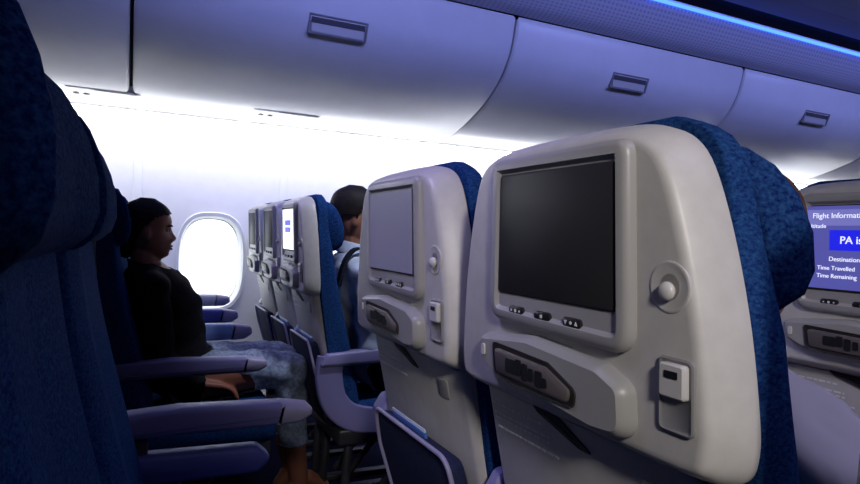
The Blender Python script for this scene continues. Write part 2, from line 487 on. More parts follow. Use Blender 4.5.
# passenger service units under the bins
def psu(x0, x1, label):
    t = thing('service_unit', label, 'service panel', ((x0 + x1) / 2, 3.50, 1.752), 'service panels under the bins')
    t.rotation_euler = (-.218, 0, 0)
    h = (x1 - x0) / 2
    bm = bmesh.new(); stack(bm, rrect(-h, h, -.075, .075, .02, 4), [(0, .02), (0, .0), (.006, -.004)], 'z')
    body = obj('panel', bm, M['shadewhite'], t)
    bm = bmesh.new(); stack(bm, rrect(-h * .25, h * .92, -.068, -.03, .008, 4), [(0, .0), (.0, -.004), (.004, -.007)], 'z')
    obj('handle', bm, M['shadewhite'], t)
    for k in (-.72, -.45):
        bm = bmesh.new(); ellipsoid(bm, (k * h, 0.0, -.004), (.016, .016, .008)); obj('air_nozzle', bm, M['trimgrey'], t)
psu(.55, .93, 'small white service panel with a grey handle under the bin above the window')
psu(-.34, .0, 'white service panel under the bin at the left, beside the dark headrest')

# ------------------------------------------------------------------ seats
LEAN = math.tan(math.radians(13))
def lean(z): return .04 + (.90 - z) * .23          # local x of the lower back line
def seat_proto():
    t = thing('airplane_seat', '', 'airplane seat', (0, 0, 0))
    tl = lambda v: Vector((v.x + (1.1 - v.z) * .05, v.y, v.z))       # upper shell is close to upright
    half = [(.0, 1.238), (.10, 1.236), (.150, 1.227), (.182, 1.207), (.203, 1.170), (.224, 1.1), (.240, 1.02), (.249, .94), (.249, .905), (.241, .880), (.220, .868), (.17, .865), (.08, .866), (0, .866)]
    loop = half + [(-y, z) for y, z in half[1:-1][::-1]]
    S = spline([Vector((y, z)) for y, z in loop] + [Vector(loop[0])], 4)[:-1]
    S = [Vector((p[0], p[1])) for p in S]
    bm = bmesh.new()
    stack(bm, S, [(.026, .0), (.021, .0005), (.0165, .0030), (.0135, .0075), (.006, .024), (0, .044), (.001, .056), (.010, .063), (.028, .064)], off=tl)
    shell = obj('back_shell', bm, M['shell'], t)
    # screen surround
    B = rpoly([(-.136, .982), (.142, .987), (.131, 1.212), (-.134, 1.212)], [.03, .03, .018, .02], 6)
    bm = bmesh.new()
    stack(bm, B, [(0, .006), (0, -.006), (.003, -.0115), (.008, -.014), (.016, -.014), (.021, -.009)], off=tl)
    bez = obj('screen_bezel', bm, M['trimgrey'], t)
    bm = bmesh.new()
    stack(bm, rpoly([(-.114, 1.027), (.119, 1.027), (.111, 1.189), (-.114, 1.189)], .006, 3), [(0, -.004), (0, -.0105), (.0015, -.0115)], off=tl)
    obj('screen', bm, M['screen'], bez)
    for y, kind in ((.072, 0), (.014, 1), (-.044, 2)):
        bm = bmesh.new()
        stack(bm, rrect(y - .0165, y + .0165, .9995, 1.0115, .0058, 4), [(0, -.006), (0, -.0125), (.0015, -.0135)], off=tl)
        b = obj('button', bm, M['button'], bez)
        bm = bmesh.new()
        def tri(yc, up):
            z0 = 1.0055
            s = 1 if up else -1
            stack(bm, [Vector((yc - .0028, z0 - s * .0024)), Vector((yc + .0028, z0 - s * .0024)), Vector((yc, z0 + s * .0026))], [(0, -.0132), (0, -.0140)], off=tl)
        def ringd(yc, r):
            stack(bm, [Vector((yc + math.cos(a) * r, 1.0055 + math.sin(a) * r)) for a in [k * PI / 5 for k in range(10)]], [(0, -.0132), (0, -.0140)], off=tl)
        if kind == 0: ringd(y + .0095, .0016); ringd(y, .0025); ringd(y - .0095, .0016)
        elif kind == 1: ringd(y, .0024)
        else: tri(y + .0095, False); ringd(y, .0022); tri(y - .0095, True)
        obj('symbol', bm, M['glyph'], b)
    # remote holder: long raised pod
    Pd = rpoly([(-.143, .893), (-.090, .889), (.117, .908), (.153, .924), (.157, .964), (.035, .977), (-.100, .968), (-.139, .952)], [.03, .02, .02, .018, .016, .05, .03, .022], 6)
    bm = bmesh.new()
    stack(bm, Pd, [(0, .012), (0, -.008), (.004, -.017), (.009, -.0215)], off=tl)
    pod = obj('remote_holder', bm, M['midgrey'], t)
    bm = bmesh.new()
    stack(bm, rpoly([(-.064, .909), (.068, .908), (.106, .916), (.110, .958), (-.016, .953), (-.070, .930)], [.008, .01, .01, .006, .01, .012], 4), [(0, -.020), (0, -.0240), (.003, -.0230)], off=tl)
    rec = obj('remote_recess', bm, M['recess'], pod)
    bm = bmesh.new()
    stack(bm, rpoly([(-.056, .914), (.096, .918), (.101, .951), (-.014, .947), (-.060, .929)], .007, 3), [(0, -.0225), (0, -.0265), (.003, -.028)], off=tl)
    hs = obj('remote', bm, M['handset'], rec)
    bm = bmesh.new()
    for yy, zz, ww, hh in ((.112, .934, .012, .009), (.094, .936, .006, .010), (.080, .932, .006, .011), (.066, .932, .005, .008), (.050, .930, .007, .010), (.038, .928, .004, .006)):
        yy -= .055; stack(bm, rrect(yy - ww, yy + ww, zz - hh, zz + hh, .003, 2), [(0, -.0275), (0, -.0292)], off=tl)
    kp = obj('remote_keys', bm, M['button'], pod)
    bm = bmesh.new(); stack(bm, rrect(.133, .141, .934, .950, .004, 4), [(0, -.0215), (0, -.0240)], off=tl)
    obj('latch_dot', bm, M['latch'], pod)
    # coat hook: oval dished cup with a knob
    bm = bmesh.new()
    circ = lambda y, z, a, b, n=28: [Vector((y + a * math.cos(2 * PI * k / n), z + b * math.sin(2 * PI * k / n))) for k in range(n)]
    stack(bm, circ(-.181, 1.060, .025, .026), [(0, .003), (0, -.0006), (.0012, -.0012), (.003, -.0010), (.007, -.0002), (.013, .0)], off=tl)
    hk = obj('coat_hook', bm, M['shell'], t)
    bm = bmesh.new()
    ellipsoid(bm, tl(Vector((-.004, -.181, 1.056))), (.006, .0095, .0095)); tube(bm, [tl(Vector((.004, -.181, 1.057))), tl(Vector((-.003, -.181, 1.056)))], .005, 10, 3)
    obj('knob', bm, M['latch'], hk)
    # tray latch
    bm = bmesh.new()
    stack(bm, rrect(-.213, -.170, .918, .992, .008, 4), [(0, .004), (0, -.003), (.002, -.004), (.004, -.0025)], off=tl)
    lp = obj('tray_latch_plate', bm, M['plategrey'], t)
    bm = bmesh.new()
    stack(bm, rrect(-.207, -.176, .953, .987, .004, 3), [(0, -.001), (0, -.008), (.002, -.010)], off=tl)
    ll = obj('tray_latch', bm, M['latch'], lp)
    bm = bmesh.new(); stack(bm, rrect(-.200, -.184, .973, .980, .001, 2), [(0, -.009), (0, -.0108)], off=tl)
    obj('latch_slot', bm, M['button'], lp)
    bez.location.y = -.012; pod.location.y = -.008; hk.location.y = -.010; lp.location.y = -.010
    # lower back panel
    ll_ = lambda v: Vector((v.x + lean(v.z), v.y, v.z))
    bm = bmesh.new()
    lo = rpoly([(-.215, .42), (.215, .42), (.226, .62), (.224, .885), (-.224, .885), (-.226, .62)], [.03, .03, .05, .02, .02, .05], 5)
    stack(bm, lo, [(.02, .0), (.008, .003), (0, .012), (0, .04), (.01, .05)], off=ll_)
    low = obj('lower_panel', bm, M['shell'], t)
    bm = bmesh.new()
    for k, (z, a, b) in enumerate(((.842, .205, .075), (.826, .202, .062), (.818, .202, .062), (.802, .200, .045))):
        y = a
        while y > b:
            w = random.uniform(.006, .018); w = min(w, y - b)
            stack(bm, rrect(y - w, y, z - .0016, z + .0016, .0006, 1), [(0, .002), (0, -.0012)], off=ll_); y -= w + .004
    obj('lettering', bm, M['glyph'], low)
    bm = bmesh.new()
    stack(bm, rpoly([(-.035, .832), (-.005, .834), (.075, .858), (.09, .869), (.03, .864)], [.004, .004, .01, .004, .01], 3), [(0, .004), (0, -.003), (.004, -.001)], off=ll_)
    obj('finger_notch', bm, M['recess'], low)
    bm = bmesh.new()
    stack(bm, rrect(-.115, -.155, .80, .835, .004, 3), [(0, .003), (0, -.002), (.002, -.003)], off=ll_)
    obj('tray_stop', bm, M['midgrey'], low)
    # literature pocket, standing off the panel
    po = lambda v: Vector((v.x + lean(v.z) - .035 + .14 * max(0, .52 - v.z), v.y, v.z))
    pk = rpoly([(-.175, .36), (.175, .36), (.195, .62), (.180, .70), (-.180, .70), (-.195, .62)], [.06, .06, .1, .035, .035, .1], 6)
    bm = bmesh.new()
    stack(bm, pk, [(.012, -.005), (.006, -.004), (.004, .0), (.004, .018), (.01, .03)], off=po)
    pocket = obj('seat_pocket', bm, M['darkfab'], t)
    bm = bmesh.new()
    rim = [Vector((-.006, p[0], p[1])) for p in pk]
    i0 = min(range(len(pk)), key=lambda i: (pk[i][0] - .19) ** 2 + (pk[i][1] - .37) ** 2)
    rim = rim[i0:] + rim[:i0]
    rim = [po(v) for v in rim if v.z > .40]
    tube(bm, rim, .0048, 8, 2)
    obj('pocket_edging', bm, M['armcap'], pocket)
    # cushion side of the backrest
    def bx(z):                                              # local x of the front of the back cushion
        return .150 + (.86 - z) * .235 if z < .98 else .150 + (.86 - .98) * .235
    side = []
    fr = [(.100, 1.236), (.108, 1.20), (.118, 1.10), (.136, .97), (.160, .86), (.195, .72), (.232, .56), (.250, .46)]
    rr = [(.058, 1.236), (.060, 1.10), (.070, .88), (.100, .70), (.150, .46)]
    bm = bmesh.new()
    frs = spline([Vector((x, z)) for x, z in fr], 3); zs = [p[1] for p in frs]
    import bisect
    def interp(tab, z):
        tab = sorted([(b, a) for a, b in tab])
        if z <= tab[0][0]: return tab[0][1]
        for (z0, x0), (z1, x1) in zip(tab, tab[1:]):
            if z <= z1: return x0 + (x1 - x0) * (z - z0) / (z1 - z0)
        return tab[-1][1]
    def hwid(z):
        tab = [(.150, 1.240), (.186, 1.224), (.204, 1.200), (.214, 1.16), (.226, 1.1), (.244, 1.02), (.250, .9), (.248, .7), (.245, .4)]
        return interp(tab, z)
    rings = []
    for p in frs:
        z = p[1]; xf = p[0]; xb = interp(rr, z); w = hwid(z)
        r = min(.04, (xf - xb) * .48)
        lp = rpoly([(xb, -w + .004), (xf - .012, -w), (xf, -w * .62), (xf - .01, 0), (xf, w * .62), (xf - .012, w), (xb, w - .004)], [.006, r, .05, .05, .05, r, .006], 5)
        rings.append([Vector((q[0], q[1], z)) for q in lp])
    top = [Vector((v.x * .75 + .08 * .25, v.y * .86, v.z + .008)) for v in rings[0]]
    loft(bm, [top] + rings)
    back = obj('backrest', bm, M['fabric'], t)
    # headrest with forward wings
    bm = bmesh.new()
    hz = [(1.222, .125, .098), (1.219, .155, .108), (1.209, .185, .122), (1.190, .207, .135), (1.160, .224, .148), (1.12, .234, .158), (1.08, .236, .160), (1.055, .232, .152), (1.037, .220, .132), (1.028, .20, .110)]
    rings = []
    for z, w, xf in hz:
        xb = .095 if z < 1.14 else .095 - (z - 1.14) * .4; d = xf - xb
        lp = rpoly([(xb, -w + .018), (xf - .022, -w), (xf, -w + .014), (xb + d * .72, -w * .5), (xb + d * .62, 0),
                    (xb + d * .72, w * .5), (xf, w - .014), (xf - .022, w), (xb, w - .018)],
                   [.01, .02, .012, .04, .05, .04, .012, .02, .01], 4)
        rings.append([Vector((q[0], q[1], z)) for q in lp])
    loft(bm, rings)
    obj('headrest', bm, M['headfabric'], t)
    # seat cushion and base
    bm = bmesh.new()
    stack(bm, rrect(.17, .64, -.245, .245, .05, 6), [(.05, .475), (.022, .468), (.006, .452), (0, .43), (0, .385), (.01, .37)], 'z',
          off=lambda v: Vector((v.x, v.y, v.z + (.018 if v.z > .42 else 0) * (v.x - .3) / .3)))
    obj('seat_cushion', bm, M['fabric'], t)
    bm = bmesh.new(); box(bm, .16, .62, -.235, .235, .31, .372, .01)
    obj('seat_frame', bm, M['metal'], t)
    for s in (-1, 1):
        bm = bmesh.new()
        tube(bm, [(.22, s * .17, .32), (.20, s * .17, .012)], .018, 10, 2)
        tube(bm, [(.52, s * .17, .32), (.30, s * .17, .05)], .014, 10, 2)
        box(bm, .16, .56, s * .17 - .025, s * .17 + .025, 0.0, .022, .004)
        obj('leg', bm, M['metal'], t)
    return t
def armrest(t, y, ztop, x0=.07, x1=.575, kind='pale', support=False, bolster=True, th=.052, ws=1.0):
    a = None
    side = rpoly([(x0, ztop - .055), (x0 + .03, ztop - .006), (x0 + .22, ztop + .006), (x1 - .07, ztop), (x1 - .006, ztop - .012), (x1, ztop - .65 * th), (x1 - .03, ztop - th + .004), (x1 - .10, ztop - th), (x0 + .2, ztop - th - .002)],
                 [.012, .02, .1, .06, .015, .012, .02, .05, .1], 5)
    bm = bmesh.new()
    stack(bm, side, [(.010, y - .031 * ws), (.004, y - .028 * ws), (0, y - .020 * ws), (0, y + .020 * ws), (.004, y + .028 * ws), (.010, y + .031 * ws)], 'y')
    a = obj('armrest', bm, {'pale': M['armpad'], 'blue': M['armblue'], 'sky': M['armsky'], 'grey': M['armgrey']}[kind], t)
    cap = rpoly([(x1 - .075, ztop + .001), (x1 - .004, ztop - .0105), (x1 + .0015, ztop - .65 * th), (x1 - .029, ztop - th + .0025), (x1 - .085, ztop - th - .001)], [.004, .016, .014, .02, .004], 5)
    bm = bmesh.new()
    stack(bm, cap, [(.010, y - .0322 * ws), (.004, y - .0292 * ws), (0, y - .021 * ws), (0, y + .021 * ws), (.004, y + .0292 * ws), (.010, y + .0322 * ws)], 'y')
    obj('end_cap', bm, M['armcap'], a)
    if bolster:
        bm = bmesh.new()
        lp = rpoly([(x0 + .06, ztop - .155), (x1 - .12, ztop - .155), (x1 - .085, ztop - .125), (x1 - .12, ztop - .092), (x0 + .10, ztop - .086), (x0 + .05, ztop - .098)], [.02, .02, .02, .02, .02, .02], 5)
        stack(bm, lp, [(.012, y - .026), (.003, y - .020), (0, y - .01), (0, y + .01), (.003, y + .020), (.012, y + .026)], 'y')
        obj('side_bolster', bm, M['armblue'], t)
        bm = bmesh.new(); box(bm, x0 + .06, x0 + .16, y - .014, y + .014, .30, ztop - .04, .006)
        obj('arm_post', bm, M['metal'], t)
    if support:
        bm = bmesh.new()
        P = spline([(x0 + .05, y, ztop - .02), (x0 + .045, y, ztop - .10), (x0 + .07, y, ztop - .19), (x0 + .14, y, ztop - .25), (x0 + .26, y, ztop - .27), (x0 + .40, y, ztop - .26)], 6)
        L = []
        for i, p in enumerate(P):
            q = P[min(i + 1, len(P) - 1)] - P[max(i - 1, 0)]; tt = Vector((q.x, 0, q.z)).normalized(); nn = Vector((-tt.z, 0, tt.x))
            w = .05
            lp = rpoly([(-w, -.017), (w, -.017), (w, .017), (-w, .017)], .009, 3)
            L.append([p + nn * u[0] + Vector((0, u[1], 0)) for u in lp])
        loft(bm, L)
        obj('arm_support', bm, M['armpad'], t)
    return a

proto = seat_proto()
lit_mesh = None
def place_seat(x, y, label, group, sy=1.0, first=[True], left=(.265, .675, 'pale', False, True), right=None):
    if first[0]: t = proto; first[0] = False
    else: t = copy_tree(proto0)
    return t
# keep a list of the proto's own tree before armrests are added
def fresh(src):
    return copy_tree(src)
SEATS = {}
def seat(key, x, y, label, group, sy=1.0):
    t = proto if not SEATS else fresh(proto)
    SEATS[key] = t
    t.location = (x, y, 0); t.scale = (1, sy, 1); t['label'] = label; t['group'] = group
    return t
FR, RR, NR = 'seats in the row ahead', 'seats in the row beside the camera', 'seats two rows ahead'
seat('B', .47, .627, 'large beige seatback nearest the camera with a dark screen and round coat hook', FR)
seat('C', .47, 1.150, 'lavender grey seatback beside the aisle, just left of the large beige one', FR)
seat('A', .47, .03, 'pale seatback edge at the bottom right corner of the photo', FR)
seat('D', .535, 2.355, 'aisle-side window-block seat whose screen glows white, man in blue shirt sitting in it', FR, .82)
seat('E', .540, 2.775, 'middle seat of the far three ahead of the woman, with a dark screen', FR, .82)
seat('F', .545, 3.225, 'far seat next to the window wall ahead of the woman, palest of the three', FR, .82)
seat('b', -.20, .62, 'huge dark blue seat at the left edge, nearest the camera', RR)
seat('c', -.195, 1.14, 'dark blue seat with a large headrest, second from the left edge, beside the aisle', RR)
seat('d', -.175, 2.34, 'blue seat across the aisle with the woman in black sitting in it', RR, .82)
seat('e', -.165, 2.785, 'empty blue seat just beyond the woman in black', RR, .82)
seat('f', -.165, 3.225, 'empty blue seat beside the bright window, beyond the woman', RR, .82)
seat('bb', 1.19, .650, 'seatback with the lit blue flight information screen at the right edge', NR)
for k, t in SEATS.items():
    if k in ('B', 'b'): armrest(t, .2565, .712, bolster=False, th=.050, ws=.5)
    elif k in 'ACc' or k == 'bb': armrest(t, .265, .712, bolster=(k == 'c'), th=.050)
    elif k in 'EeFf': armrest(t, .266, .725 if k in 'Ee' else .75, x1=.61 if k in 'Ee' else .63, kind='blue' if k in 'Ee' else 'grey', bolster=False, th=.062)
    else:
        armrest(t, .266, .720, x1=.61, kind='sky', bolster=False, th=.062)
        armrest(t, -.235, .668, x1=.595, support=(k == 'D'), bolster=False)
def child(t, name):
    for c in t.children:
        if c.name.split('.')[0] == name: return c
        for g in c.children:
            if g.name.split('.')[0] == name: return g
        for g in c.children:
            r = child(g, name)
            if r: return r
tl = lambda v: Vector((v.x + (1.1 - v.z) * .05, v.y, v.z))
child(SEATS['B'], 'headrest').scale = (1.12, 1, 1)
for k_ in 'bc': child(SEATS[k_], 'headrest').scale = (1, 1, 1.032)
# lit white screen of the aisle seat ahead
def flat(name, y0, y1, z0, z1, x, m, parent, r=.001, th=.001):
    bm = bmesh.new(); stack(bm, rrect(y0, y1, z0, z1, r, 2), [(0, x), (0, x - th)], off=tl)
    return obj(name, bm, m, parent)
flat('glow_face', -.108, .120, 1.030, 1.188, -.0112, M['sheen_screen'], child(SEATS['C'], 'screen_bezel'))  # glow imitates the reflection on seat C's screen
s = child(SEATS['D'], 'screen'); bz = child(SEATS['D'], 'screen_bezel')
flat('glow_face', -.102, .114, 1.033, 1.186, -.0112, M['white_screen'], bz)
flat('display_block', -.048, .058, 1.124, 1.144, -.0123, M['blue_block'], bz)
flat('display_block', -.048, .058, 1.098, 1.117, -.0123, M['blue_block'], bz)
# flight information screen two rows ahead
bz = child(SEATS['bb'], 'screen_bezel')
flat('glow_face', -.106, .122, 1.031, 1.187, -.0112, M['info_screen'], bz)
flat('display_bar', -.106, .120, 1.150, 1.180, -.0118, M['info_bar'], bz)
yo = SEATS['bb'].location.y - .012
def line(s, Y, z, size):
    o = text_mesh('display_text', s, size, Y - yo, z, -.0135 + (1.1 - z) * .05, M['text'], bz); return o
line('Flight Information', .742, 1.164, .0142)
line('Altitude', .752, 1.1455, .0110)
line('Destination', .711, 1.0835, .0118)
line('Time Travelled', .7325, 1.0665, .0112)
line('Time Remaining', .7335, 1.0515, .0112)
flat('popup_box', .709 - yo - .12, .709 - yo, 1.1035, 1.1415, -.0140, M['popup'], bz)
t_ = text_mesh('popup_text', 'PA is in progress', .0195, .690 - yo, 1.1165, -.0158 + (1.1 - 1.12) * .05, M['text'], bz, bold=.0002)

# brochures tucked in the pockets
def brochure(seat_, y, label, rot=0):
    x, yy = seat_.location.x, seat_.location.y
    t = thing('brochure', label, 'brochure', (x + lean(.60) - .012, yy + y, .55), 'leaflets in the seat pockets')
    bm = bmesh.new(); box(bm, 0, .004, -.085, .085, 0, .165, .0015)
    bm.transform(Matrix.Shear('XY', 4, (0, 0)) if False else Matrix(((1, 0, -.23, 0), (0, 1, 0, 0), (0, 0, 1, 0), (0, 0, 0, 1))))
    obj('cover', bm, M['paper'], t)
    bm = bmesh.new(); box(bm, -.001, .005, -.0855, .0855, .135, .158, .0008)
    bm.transform(Matrix(((1, 0, -.23, 0), (0, 1, 0, 0), (0, 0, 1, 0), (0, 0, 0, 1))))
    obj('title_band', bm, M['paperblue'], t)
brochure(SEATS['C'], .03, 'white and blue leaflet poking out of the pocket of the lavender seatback by the aisle')
brochure(SEATS['D'], -.05, 'pale blue leaflet in the pocket of the seat with the white screen')
brochure(SEATS['E'], -.05, 'pale leaflet in the pocket of the far middle seat ahead')

# ------------------------------------------------------------------ people
HEADTAB = [(-.119, .040, .020, .008), (-.114, .066, -.002, .022), (-.104, .083, -.022, .037), (-.090, .085, -.042, .048), (-.078, .082, -.056, .055),
           (-.066, .086, -.066, .060), (-.050, .086, -.076, .065), (-.032, .086, -.084, .069), (-.012, .084, -.091, .072), (.004, .083, -.095, .0735),
           (.020, .089, -.097, .0745), (.045, .088, -.098, .0745), (.070, .078, -.093, .070), (.090, .063, -.084, .061), (.106, .042, -.064, .046), (.117, .020, -.040, .027), (.122, .002, -.018, .008)]
def head_loops(infl=0.0, nz=64, nphi=72):
    tab = HEADTAB
    def at(z):
        for a, b in zip(tab, tab[1:]):
            if z <= b[0]:
                t = (z - a[0]) / (b[0] - a[0]); return [a[k] + (b[k] - a[k]) * t for k in (1, 2, 3)]
        return list(tab[-1][1:])
    at0 = at
    def at(z):
        q = [at0(max(tab[0][0], min(tab[-1][0], z + d))) for d in (-.011, -.006, 0, .006, .011)]
        return [sum(c[k] for c in q) / 5 for k in range(3)]
    L = []
    for i in range(nz):
        s = i / (nz - 1)
        z = tab[0][0] + (tab[-1][0] - tab[0][0]) * (.5 - .5 * math.cos(PI * s))
        xf, xb, w = at(z)
        xf += infl; xb -= infl; w += infl
        xc = (xf + xb) / 2 - .008
        ring = []
        for k in range(nphi):
            a = 2 * PI * k / nphi; c, sn = math.cos(a), math.sin(a)
            x = xc + ((xf - xc) if c > 0 else (xc - xb)) * c
            y = w * math.copysign(abs(sn) ** .85, sn)
            if c > 0 and infl == 0:
                g = lambda v, s_: math.exp(-(v / s_) ** 2)
                nose = 0
                if -.05 < z < .016: nose = .027 * max(0, min(1, (.016 - z) / .046)) if z > -.030 else .027 * max(0, (z + .050) / .020) ** .7
                x += nose * g(y, .0125 + .004 * max(0, min(1, -z / .03)))
                x += .0065 * (g(z + .0605, .006) + g(z + .074, .0065)) * g(y, .021)
                x += .003 * g(z + .102, .01) * g(y, .02)
                x -= .010 * (g(y - .031, .016) + g(y + .031, .016)) * g(z - .004, .012)
                x += .004 * (g(y - .035, .022) + g(y + .035, .022)) * g(z + .03, .02)
            ring.append(Vector((x, y, z + (infl if z > .02 else 0) * min(1, (z - .02) / .09))))
        L.append(ring)
    return L
def remesh(bm, voxel, smooth=3):
    me = bpy.data.meshes.new('tmp'); bmesh.ops.recalc_face_normals(bm, faces=bm.faces[:]); bm.to_mesh(me); bm.free()
    o = bpy.data.objects.new('tmp', me); COL.objects.link(o)
    r = o.modifiers.new('r', 'REMESH'); r.mode = 'VOXEL'; r.voxel_size = voxel
    if smooth:
        sm = o.modifiers.new('s', 'SMOOTH'); sm.iterations = smooth; sm.factor = .5
    out = bpy.data.meshes.new_from_object(o.evaluated_get(bpy.context.evaluated_depsgraph_get()))
    bpy.data.objects.remove(o)
    return out
def segdist(p, a, b):
    ab = b - a; t = max(0, min(1, (p - a).dot(ab) / max(ab.length_squared, 1e-9)))
    return (p - (a + ab * t)).length
def person(name, label, J, skin, top_m, leg_m, hair_m, hair_kind, scale=1.0, fem=False, extra=None, cover=None):
    """J: joints in cabin coordinates"""
    V = {k: (Vector(v) if not isinstance(v, (int, float)) else v) for k, v in J.items()}
    base = Vector((V['pelvis'].x, V['pelvis'].y, 0))
    root = thing(name, label, 'person', base)
    bm = bmesh.new()
    s = scale
    # torso
    w0, d0 = (.150, .108) if fem else (.160, .112)
    sp = spline([V['pelvis'] - Vector((0, 0, .06)), V['pelvis'], V['belly'], V['chest'], V['top'], V['neck']], 5)
    nW = [.135, w0, .132 if fem else .150, .150 if fem else .175, .135 if fem else .155, .050]
    nD = [.085, d0, .098 if fem else .11, .112 if fem else .118, .085, .052]
    rings = []
    for i, p in enumerate(sp):
        u = i / 5; k = min(int(u), 4); t = u - k
        w = (nW[k] + (nW[k + 1] - nW[k]) * t) * s; d = (nD[k] + (nD[k + 1] - nD[k]) * t) * s
        q = (sp[min(i + 1, len(sp) - 1)] - sp[max(i - 1, 0)]).normalized()
        f = Vector((q.z, 0, -q.x)).normalized()
        rings.append([p + Vector((0, 1, 0)) * (w * math.cos(2 * PI * a / 28)) + f * (d * math.sin(2 * PI * a / 28)) for a in range(28)])
    loft(bm, rings)
    tube(bm, [V['neck'] - Vector((0, 0, .05)), V['neck'], V['head'] + Vector((-.012, 0, -.075)) * s], [.056 * s, .050 * s, .046 * s] if fem else [.062 * s, .058 * s, .054 * s], 16)
    for sd in ('L', 'R'):
        sh, el, wr = V['sh' + sd], V['el' + sd], V['wr' + sd]
        r0 = .050 if fem else .058
        tube(bm, [V['top'].lerp(sh, .3), sh], [.060 * s, r0 * s], 14)
        tube(bm, spline([sh, sh.lerp(el, .5), el], 3), [r0 * s + (.038 * s - r0 * s) * i / 6 for i in range(7)], 14)
        tube(bm, spline([el, el.lerp(wr, .45), wr], 3), [(.038 + (.024 - .038) * i / 6) * s for i in range(7)], 14)
        # hand
        hd = V['hd' + sd].normalized(); pn = Vector((0, 0, 1)); sdv = hd.cross(pn).normalized(); pn = sdv.cross(hd)
        palm = wr + hd * .045 * s
        sg = 1 if sd == 'R' else -1
        for k in range(4):
            o_ = (k - 1.5) * .0195 * s
            kn = wr + hd * .085 * s + sdv * o_
            tube(bm, [wr + hd * .01 * s + sdv * o_ * .55, kn], [.015 * s, .0115 * s], 10, 3)
            fl = (.066, .076, .072, .056)[k if sg > 0 else 3 - k] * s
            tube(bm, [kn, kn + hd * fl * .45 - pn * fl * .10, kn + hd * fl * .78 - pn * fl * .32, kn + hd * fl * .95 - pn * fl * .60], [.0095 * s, .0088 * s, .0080 * s, .0068 * s], 10, 3)
        tb = wr + hd * .025 * s - sdv * sg * .022 * s
        tube(bm, [tb, tb + hd * .03 * s - sdv * sg * .022 * s - pn * .006, tb + hd * .060 * s - sdv * sg * .028 * s - pn * .012], [.014 * s, .0105 * s, .0082 * s], 10, 3)
        # leg
        hp, kn, an, to = V['hp' + sd], V['kn' + sd], V['an' + sd], V['to' + sd]
        tube(bm, spline([hp, hp.lerp(kn, .5) + Vector((0, 0, .006)), kn], 4), [(.085 + (.058 - .085) * i / 8) * s for i in range(9)], 16)
        cl = kn.lerp(an, .35) + (kn - hp).normalized() * -.012
        tube(bm, spline([kn, cl, an], 4), [(.056 - .004 * i / 4 if i < 4 else .052 - (.052 - .034) * (i - 4) / 4) * s for i in range(9)], 16)
        fd = (to - an)
        heel = an - Vector((fd.x, fd.y, 0)).normalized() * .045 + (to - an) * .0 + Vector((0, 0, (to.z - an.z) * .62))
        tube(bm, [an, heel], [.034 * s, .028 * s], 12)
        tube(bm, [heel, an.lerp(to, .55), to], [.028 * s, .032 * s, .024 * s], 12)
    # head
    H = Matrix.Translation(V['head']) @ Matrix.Rotation(J.get('yaw', 0), 4, 'Z') @ Matrix.Rotation(J.get('pitch', 0), 4, 'Y') @ Matrix.Scale(s * J.get('hs', 1.0), 4)
    loft(bm, [[H @ p for p in r] for r in head_loops()])
    for sg in (-1, 1):
        E = H @ Matrix.Translation((-.006, sg * .073, -.010)) @ Matrix.Rotation(sg * .35, 4, 'Z') @ Matrix.Rotation(-.2, 4, 'Y')
        bmesh.ops.create_uvsphere(bm, u_segments=14, v_segments=10, radius=1, matrix=E @ Matrix.Diagonal((.017, .007, .031, 1)))
    me = remesh(bm, .0055, 2)
    for v in me.vertices: v.co -= base
    me.materials.clear(); me.materials.append(skin)
    me.polygons.foreach_set('use_smooth', [True] * len(me.polygons))
    body = bpy.data.objects.new('body', me); COL.objects.link(body); body.parent = root
    # clothing: offset copies of body regions
    bones = {'torso': [(V['pelvis'], V['belly']), (V['belly'], V['chest']), (V['chest'], V['top'])],
             'neck': [(V['neck'] + Vector((0, 0, .012)), V['head'])], 'head': [(V['head'], V['head'] + Vector((0, 0, .03)))],
             'arm': [], 'hand': [], 'leg': [], 'foot': []}
    for sd in ('L', 'R'):
        bones['arm'] += [(V['sh' + sd], V['el' + sd]), (V['el' + sd], V['wr' + sd] - V['hd' + sd].normalized() * .0)]
        bones['hand'] += [(V['wr' + sd] + V['hd' + sd].normalized() * .025, V['wr' + sd] + V['hd' + sd].normalized() * .16)]
        bones['leg'] += [(V['hp' + sd], V['kn' + sd]), (V['kn' + sd], V['kn' + sd].lerp(V['an' + sd], .93))]
        bones['foot'] += [(V['an' + sd], V['to' + sd])]
    lab = []
    for v in me.vertices:
        p = v.co + base; best = None
        for k, segs in bones.items():
            for a, b in segs:
                dd = segdist(p, a, b) - {'torso': .07, 'leg': .02, 'arm': .01, 'head': .03}.get(k, 0)
                if best is None or dd < best[0]: best = (dd, k)
        lab.append(best[1])
    def garment(nm, kinds, m, off, zmin=None, cut=None):
        b2 = bmesh.new(); b2.from_mesh(me); b2.verts.ensure_lookup_table()
        kill = [f for f in b2.faces if not all(lab[v.index] in kinds and (cut is None or cut(v.co + base)) for v in f.verts)]
        nr = {v.index: v.normal.copy() for v in b2.verts}
        bmesh.ops.delete(b2, geom=kill, context='FACES')
        for v in b2.verts:
            n = v.normal; p = v.co
            fold = .0030 * math.sin(p.z * 70 + p.x * 35 + 3 * math.sin(p.y * 25)) + .0025 * math.sin(p.x * 90 - p.z * 40)
            v.co = p + n * (off + fold)
        for _ in range(2): bmesh.ops.smooth_vert(b2, verts=b2.verts[:], factor=.5, use_axis_x=True, use_axis_y=True, use_axis_z=True)
        geom = bmesh.ops.extrude_edge_only(b2, edges=[e for e in b2.edges if e.is_boundary])
        for v in [g for g in geom['geom'] if isinstance(g, bmesh.types.BMVert)]:
            v.co -= v.normal * off * .9 if v.normal.length > 0 else Vector()
        me2 = bpy.data.meshes.new(nm); b2.to_mesh(me2); b2.free()
